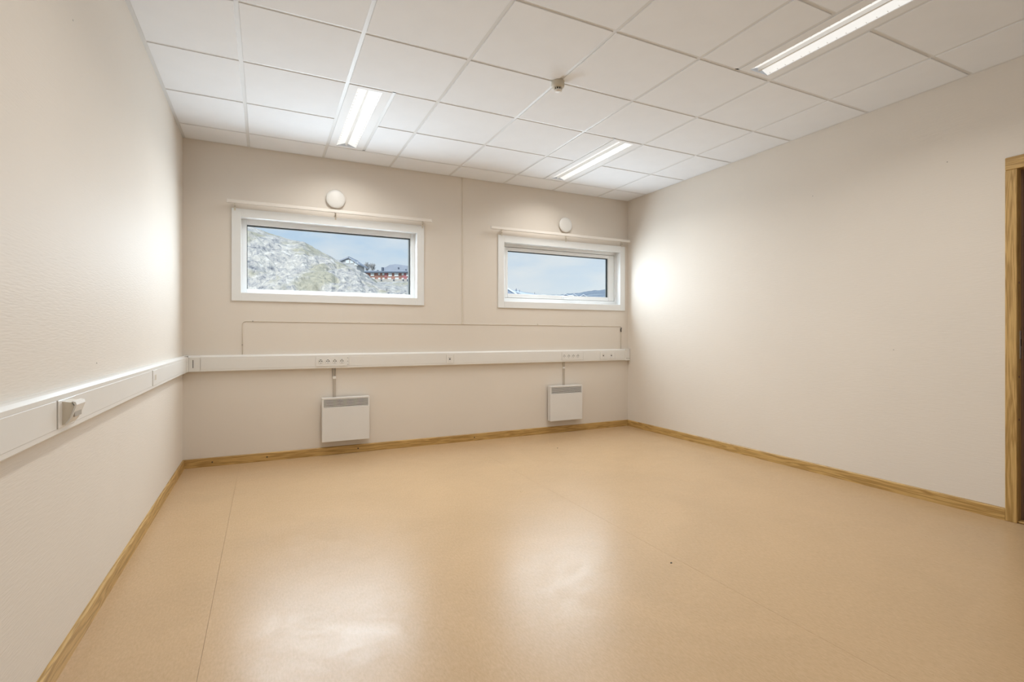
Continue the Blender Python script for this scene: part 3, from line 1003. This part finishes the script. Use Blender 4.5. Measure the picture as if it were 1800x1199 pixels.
# rocky hill: crest 110 m away on the left, sinking to the terrace of the row house
SKY_LINE = [(150, 325), (330, 355), (434, 394), (454, 402), (479, 411), (507, 420), (534, 425), (541, 430), (559, 440), (584, 453), (591, 460), (607, 466), (633, 475), (642, 487), (668, 500), (740, 512), (860, 530), (1100, 545), (1300, 545)]
VC = 110.0
CREST = [((x - 904.3) / FPX * VC, 1.096 - (y - 588.5) / FPX * VC) for x, y in SKY_LINE]
def hill_h(u, v):
    # gentle apron in front, steep rock face up to the crest, falling away behind it
    hc = interp(u * VC / min(max(v, 60.0), VC), CREST) if v < VC else interp(u, CREST)
    z80 = min(6.0, hc * 0.55)
    if v <= 80.0:
        t = max(0.0, (v - 22.0) / 58.0)
        base = -2.0 + (z80 + 2.0) * t ** 1.3
    elif v <= VC:
        t = (v - 80.0) / (VC - 80.0)
        base = z80 + (hc - z80) * (0.35 * t + 0.65 * t * t * (3 - 2 * t)) ** 0.85
    else:
        base = hc - (v - VC) * 0.10
    # terrace that carries the row house, 170 m away
    if v > 112:
        k = min(1.0, (v - 112) / 45.0)
        tz = 17.6
        ter = 5.0 + (tz - 5.0) * k
        fade = max(0.0, min(1.0, (u + 62) / 12.0)) * max(0.0, min(1.0, (10 - u) / 30.0))
        base = base + (max(base, ter) - base) * fade
    p = Vector((u, v, base * 0.8))
    rough = 0.0
    a, fr = 1.0, 0.085
    for _ in range(6):
        rough += a * (0.42 - abs(mnoise.noise(p * fr)))
        a *= 0.60
        fr *= 2.05
    amp = 3.0
    if v < 80:
        amp = 0.4 + 2.6 * max(0.0, (v - 40) / 40.0) if v > 40 else 0.4
    elif v > VC - 9 and v < VC + 6:
        amp = 1.1
    elif v >= VC + 6:
        amp = 1.6 if v < 150 else 0.4
    return base + (rough - 0.55) * amp
bm = bmesh.new()
grid = []
VROWS = [18 + 57 * k / 34 for k in range(34)] + [75 + 43 * k / 190 for k in range(190)] + [118 + 92 * k / 70 for k in range(71)]
NU = 400
for v in VROWS:
    row = []
    for i in range(NU + 1):
        u = v * (-0.95 + 1.4 * i / NU)
        row.append(bm.verts.new(G(u, v, hill_h(u, v))))
    grid.append(row)
for j in range(len(VROWS) - 1):
    for i in range(NU):
        bm.faces.new((grid[j][i], grid[j][i + 1], grid[j + 1][i + 1], grid[j + 1][i]))
me = bpy.data.meshes.new('rocky_hill')
bmesh.ops.recalc_face_normals(bm, faces=bm.faces[:])
bm.to_mesh(me)
bm.free()
hill = link('rocky_hill', me, 'rock')
tag(hill, 'pale rocky hillside outside the left window', 'hill', 'structure')

# materials of the houses
M['brick'] = plain('red_brown_cladding', (0.36, 0.19, 0.155), 0.8, var=0.2, scale=0.6)
M['brick_red'] = plain('crimson_cladding', (0.42, 0.17, 0.19), 0.8, var=0.1, scale=0.6)
M['plaster'] = plain('white_render', (0.74, 0.73, 0.72), 0.8, scale=0.4)
M['plinth_grey'] = plain('weathered_grey_plinth', (0.50, 0.48, 0.45), 0.8, var=0.12, scale=0.5)
M['slate'] = plain('grey_blue_roofing', (0.36, 0.41, 0.50), 0.7, var=0.08, scale=0.5)
M['slate_dark'] = plain('dark_eaves', (0.10, 0.13, 0.18), 0.7)
M['pane_far'] = plain('pale_sky_reflecting_pane', (0.72, 0.80, 0.84), 0.15, scale=0.5)  # the sky's reflection is painted in as a pale base colour
M['bark'] = plain('pale_winter_twigs', (0.42, 0.43, 0.44), 0.9)
M['grey_wall'] = plain('grey_weathered_boards', (0.52, 0.54, 0.56), 0.8, var=0.1, scale=0.5)

class HB(MB):
    """boxes in house coordinates (a along the front, b into the house, z up), placed on the ground frame"""
    def __init__(s, u0, v0, ang=0.0):
        super().__init__()
        s.u0, s.v0, s.ang = u0, v0, ang
    def mesh(s, name):
        c, sn = math.cos(s.ang), math.sin(s.ang)
        for vt in s.bm.verts:
            a, b, z = vt.co
            vt.co = G(s.u0 + a * c - b * sn, s.v0 + a * sn + b * c, z)
        return super().mesh(name)
def house_root(name, u, v, z, label, cat, group=None):
    p = G(u, v, z)
    return empty(name, p, label, cat, None, group)

# ---- red row house, front 170 m away
HVD = 170.0
hu0, hz_e = at(634.5, 479.2, HVD)
_, hz_b = at(634.5, 491, HVD)
hz_0 = hz_b - 2.3
def hx(px):
    return (px - 634.5) / FPX * HVD
def hz(py):
    return at(0, py, HVD)[1]
def zx(c):                 # crop pixel -> house coordinate (x) / height (z)
    return hx(620 + c / 16.36)
def zz(c):
    return hz(440 + c / 16.36)
LEN = hx(760)
rh = house_root('row_house', hu0, HVD, hz_0, 'red brown row house with grey roof on the terrace', 'house')
sub(rh, HB(hu0, HVD).box(0, LEN, 0, 9, zz(830), hz_e), 'wall', 'brick')
sub(rh, HB(hu0, HVD).box(-0.6, LEN, -0.5, 9, hz_0 - 6, zz(832)), 'plinth', 'plinth_grey')
for a, b in ((925, 985), (1425, 1560)):
    sub(rh, HB(hu0, HVD).box(zx(a), zx(b), -0.12, 0, zz(780 if a < 1000 else 835), zz(660)), 'cladding_panel', 'brick_red')
ups = [(248, 370, 655, 738), (520, 620, 655, 745), (735, 790, 655, 715), (855, 912, 655, 720), (1030, 1130, 655, 755), (1200, 1320, 655, 755), (1410, 1475, 660, 722), (1545, 1660, 665, 750), (1740, 1860, 655, 750), (1930, 2010, 655, 720), (2080, 2190, 655, 750)]
lows = [(285, 385, 785, 850), (545, 640, 785, 850), (735, 800, 790, 850), (858, 920, 790, 850), (1010, 1112, 790, 850), (1220, 1330, 785, 850), (1410, 1472, 795, 850), (1560, 1660, 790, 850), (1760, 1860, 790, 850), (2000, 2120, 790, 850)]
for (a, b, c, d) in ups + lows:
    wdw = sub(rh, HB(hu0, HVD).box(zx(a), zx(b), -0.22, 0.02, zz(d), zz(c)), 'window', 'plaster')
    ins = (b - a) * 0.12
    mid = (a + b) / 2
    for (q0, q1) in ((a + ins, mid - 3), (mid + 3, b - ins)):
        sub(wdw, HB(hu0, HVD).box(zx(q0), zx(q1), -0.26, -0.1, zz(d - 12), zz(c + 12)), 'pane', 'pane_far')
for a in (565, 838, 1195, 1465, 1590):
    sub(rh, HB(hu0, HVD).box(zx(a - 14), zx(a + 14), -0.9, -0.5, zz(895), zz(845)), 'door', 'slate_dark')
sub(rh, HB(hu0, HVD).prism([(-0.9, hz_e - 0.1), (-0.9, hz_e + 0.25), (4.5, zz(535)), (9.6, hz_e + 0.2), (9.6, hz_e - 0.1)], 0, -0.5, LEN + 0.3), 'roof', 'slate')
sub(rh, HB(hu0, HVD).box(-0.5, LEN + 0.3, -1.05, -0.88, hz_e - 0.22, hz_e + 0.22), 'eave_board', 'slate_dark')
for (a, b, c, d) in ((640, 680, 620, 545), (775, 830, 560, 465)):
    sub(rh, HB(hu0, HVD).box(zx(a), zx(b), 2.2, 3.2, zz(c), zz(d)), 'chimney', 'slate_dark')
# tall grey roofed house behind
g2 = house_root('gable_house', hu0 + zx(1240), HVD + 14, hz_0, 'house with big grey roof rising behind the row house', 'house')
k2 = (HVD + 14) / HVD
def g_at(c, d):
    u, z = at(620 + c / 16.36, 440 + d / 16.36, HVD + 14)
    return u - hu0, z
pts2 = [g_at(*q) for q in ((840, 600), (860, 500), (960, 480), (1060, 420), (1240, 398), (1620, 450), (1900, 490), (2000, 600))]
sub(g2, HB(hu0, HVD + 14).prism([(a, z) for a, z in pts2], 1, 0, 8), 'roof', 'slate')
x0g, x1g = pts2[1][0], pts2[-1][0]
sub(g2, HB(hu0, HVD + 14).box(x0g + 0.5, x1g - 0.5, 0.6, 7.4, hz_0 - 3, pts2[0][1] + 0.05), 'wall', 'grey_wall')
for (c, d) in ((1320, 510), (1535, 565)):
    a, z = g_at(c, d)
    sub(g2, HB(hu0, HVD + 14).box(a - 0.22, a + 0.22, -0.35, 0.1, z - 0.2, z + 0.2), 'roof_vent', 'slate_dark')

# ---- house on the ridge above the row house
def ridge(c, d, v):
    u, z = at(420 + c / 5.625, 390 + d / 5.625, v)
    return u, z
RV = 135.0
ra = [ridge(c, d, RV) for c, d in ((1020, 378), (1090, 345), (1160, 372), (1200, 420))]
r0 = house_root('ridge_house', ra[1][0], RV, ra[3][1] - 3, 'grey gabled house standing on the ridge line', 'house')
sub(r0, HB(0, RV).prism([(ra[0][0], ra[0][1] - 6), (ra[0][0], ra[0][1] - 0.4), (ra[1][0], ra[1][1] - 0.3), (ra[2][0], ra[2][1] - 0.6), (ra[2][0] + 0.4, ra[0][1] - 6)], 1, 0, 7), 'wall', 'grey_wall')
sub(r0, HB(0, RV).prism([(ra[1][0] - 0.1, ra[1][1]), (ra[3][0], ra[3][1]), (ra[3][0] - 0.1, ra[3][1] - 0.3), (ra[1][0] - 0.1, ra[1][1] - 0.35)], 1, -0.6, 7.6), 'roof_slope', 'slate')
sub(r0, HB(0, RV).prism([(ra[1][0] + 0.1, ra[1][1]), (ra[0][0] - 0.5, ra[0][1] - 0.1), (ra[0][0] - 0.5, ra[0][1] - 0.4), (ra[1][0] + 0.1, ra[1][1] - 0.35)], 1, -0.6, 7.6), 'roof_slope', 'slate')
for c, d in ((1075, 395), (1120, 395), (1160, 415)):
    u, z = ridge(c, d, RV)
    w = sub(r0, HB(0, RV).box(u - 0.5, u + 0.5, -0.15, 0.05, z - 0.5, z + 0.5), 'window', 'plaster')
    sub(w, HB(0, RV).box(u - 0.38, u + 0.38, -0.2, -0.1, z - 0.38, z + 0.38), 'pane', 'pane_far')
u, z = ridge(940, 360, RV)
sub(r0, HB(0, RV).box(u, ra[0][0], 1, 6, z - 5, z - 0.2), 'annex', 'grey_wall')
u, z = ridge(1035, 330, RV)
sub(r0, HB(0, RV).box(u - 0.1, u + 0.1, 3, 3.2, z - 3, z), 'mast', 'slate_dark')

# ---- bare trees behind the row house
def bare_tree(px, v, ztop_px, zbase_px, spread, label):
    u, zt = at(px, ztop_px, v)
    _, zb = at(px, zbase_px, v)
    p = G(u, v, zb)
    t = empty('bare_tree', p, label, 'tree', None, 'bare trees behind the row house')
    rnd = random.Random(int(px))
    hgt = zt - zb
    mb = MB()
    mb.tube([p, p + Vector((0, 0, hgt * 0.25)), p + Vector((0.1, 0.1, hgt * 0.55))], 0.14, 6)
    sub(t, mb, 'trunk', 'bark')
    mb = MB()
    for k in range(70):
        a = rnd.uniform(0, 2 * math.pi)
        s0 = rnd.uniform(0.15, 0.55) * hgt
        rr = spread * rnd.uniform(0.3, 1.0)
        e = p + Vector((rr * math.cos(a), rr * math.sin(a), min(hgt, s0 + (hgt - s0) * rnd.uniform(0.5, 1.0) * (1.05 - 0.45 * (rr / spread) ** 2))))
        st0 = p + Vector((0, 0, s0))
        m_ = st0.lerp(e, 0.5) + Vector((0, 0, 0.15 * hgt * 0.3))
        mb.tube([st0, m_, e], 0.045, 3)
        for q in range(5):
            e2 = m_.lerp(e, rnd.uniform(0, 1)) + Vector((rnd.uniform(-1, 1), rnd.uniform(-1, 1), rnd.uniform(0.1, 1))) * spread * 0.3
            mb.tube([m_.lerp(e, rnd.uniform(0, 0.8)), e2], 0.03, 3)
    sub(t, mb, 'twigs', 'bark')
bare_tree(645, 192, 460, 485, 1.3, 'bare pale tree behind the row house, nearer the ridge')
bare_tree(654.5, 197, 461, 485, 1.5, 'bare pale tree behind the row house, nearer the chimneys')

# ---- distant hills with snow in the right window
def zr(c, d, v):
    return at(840 + c / 6.31, 370 + d / 6.31, v)
FV = 700.0
far_line = [(-600, 800), (0, 830), (250, 850), (330, 862), (400, 885), (430, 880), (500, 905), (600, 918), (720, 938), (900, 935), (1100, 915), (1200, 900), (1300, 886), (1430, 878), (1700, 870), (2200, 880)]
fp = [zr(c, d, FV) for c, d in far_line]
bm = bmesh.new()
rows = []
N, NR = 160, 60
for j in range(NR):
    v = 225 + j * (FV + 60 - 225) / (NR - 1)
    row = []
    for i in range(N + 1):
        c = far_line[0][0] + (far_line[-1][0] - far_line[0][0]) * i / N
        d = interp(c, far_line) + max(0.0, (FV - v) / (FV - 225)) * 95
        u, h = zr(c, d, v)
        if v > FV:
            h -= (v - FV) * 0.6
        h += (0.4 + v / 600) * (mnoise.noise(Vector((u * 0.05, v * 0.05, 0))) + 0.5 * mnoise.noise(Vector((u * 0.2, v * 0.2, 5))))
        row.append(bm.verts.new(G(u, v, h)))
    rows.append(row)
for j in range(NR - 1):
    for i in range(N):
        bm.faces.new((rows[j][i], rows[j][i + 1], rows[j + 1][i + 1], rows[j + 1][i]))
bmesh.ops.recalc_face_normals(bm, faces=bm.faces[:])
me = bpy.data.meshes.new('distant_hill')
bm.to_mesh(me)
bm.free()
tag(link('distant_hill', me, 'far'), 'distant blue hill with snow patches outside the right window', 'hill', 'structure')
M['snow'] = plain('snow_on_roof', (0.78, 0.84, 0.90), 0.8, scale=0.3)
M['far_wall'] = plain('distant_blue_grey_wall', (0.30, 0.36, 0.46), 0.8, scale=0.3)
def far_house(c, d, half, v, drop, label, roof='snow'):
    u, z = zr(c, d, v)
    w = half / 6.31 / FPX * v
    h = drop / 6.31 / FPX * v
    t = house_root('distant_house', u, v, z - 3 * h, label, 'house', 'distant houses outside the right window')
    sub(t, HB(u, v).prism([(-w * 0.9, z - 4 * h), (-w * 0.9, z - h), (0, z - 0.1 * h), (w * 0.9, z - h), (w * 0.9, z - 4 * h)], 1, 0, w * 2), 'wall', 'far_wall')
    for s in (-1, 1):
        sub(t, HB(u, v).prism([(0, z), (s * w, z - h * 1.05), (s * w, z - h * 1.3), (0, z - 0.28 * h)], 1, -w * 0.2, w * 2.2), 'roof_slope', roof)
far_house(335, 858, 100, 240, 62, 'snow roofed house at the left edge of the right window')
far_house(975, 925, 55, 420, 24, 'low distant house above the window handle')
far_house(1065, 925, 45, 430, 22, 'low distant house second right of the window handle')
far_house(1170, 930, 60, 400, 30, 'snow roofed distant house under the snowy slope')
far_house(1275, 915, 55, 520, 24, 'distant house on the snowy slope, third from the right pane edge', 'far_wall')
far_house(1390, 945, 45, 380, 22, 'distant house lowest at the right edge of the right pane')
def far_tree(c, d, v, hpx, label):
    u, z = zr(c, d, v)
    h = hpx / 6.31 / FPX * v
    p = G(u, v, z - h)
    t = empty('distant_conifer', p, label, 'tree', None, 'distant conifers outside the right window')
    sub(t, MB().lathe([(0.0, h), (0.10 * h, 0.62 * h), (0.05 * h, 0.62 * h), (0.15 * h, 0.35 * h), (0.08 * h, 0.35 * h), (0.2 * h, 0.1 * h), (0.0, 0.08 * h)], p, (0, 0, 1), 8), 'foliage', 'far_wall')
    sub(t, MB().lathe([(0.03 * h, -0.6 * h), (0.03 * h, 0.1 * h), (0.0, 0.12 * h)], p, (0, 0, 1), 6), 'trunk', 'bark')
far_tree(425, 858, 500, 40, 'tallest distant conifer on the blue ridge')
far_tree(463, 874, 500, 28, 'small distant conifer just right of the tallest one')
far_tree(630, 903, 500, 24, 'lone distant conifer low on the blue ridge')
# ground that carries everything outside
gm = MB().box(-900, 1500, 12, 1500, -9, -6).build('ground', 'rock')
tag(gm, 'low ground below the building outside the windows', 'ground', 'structure')
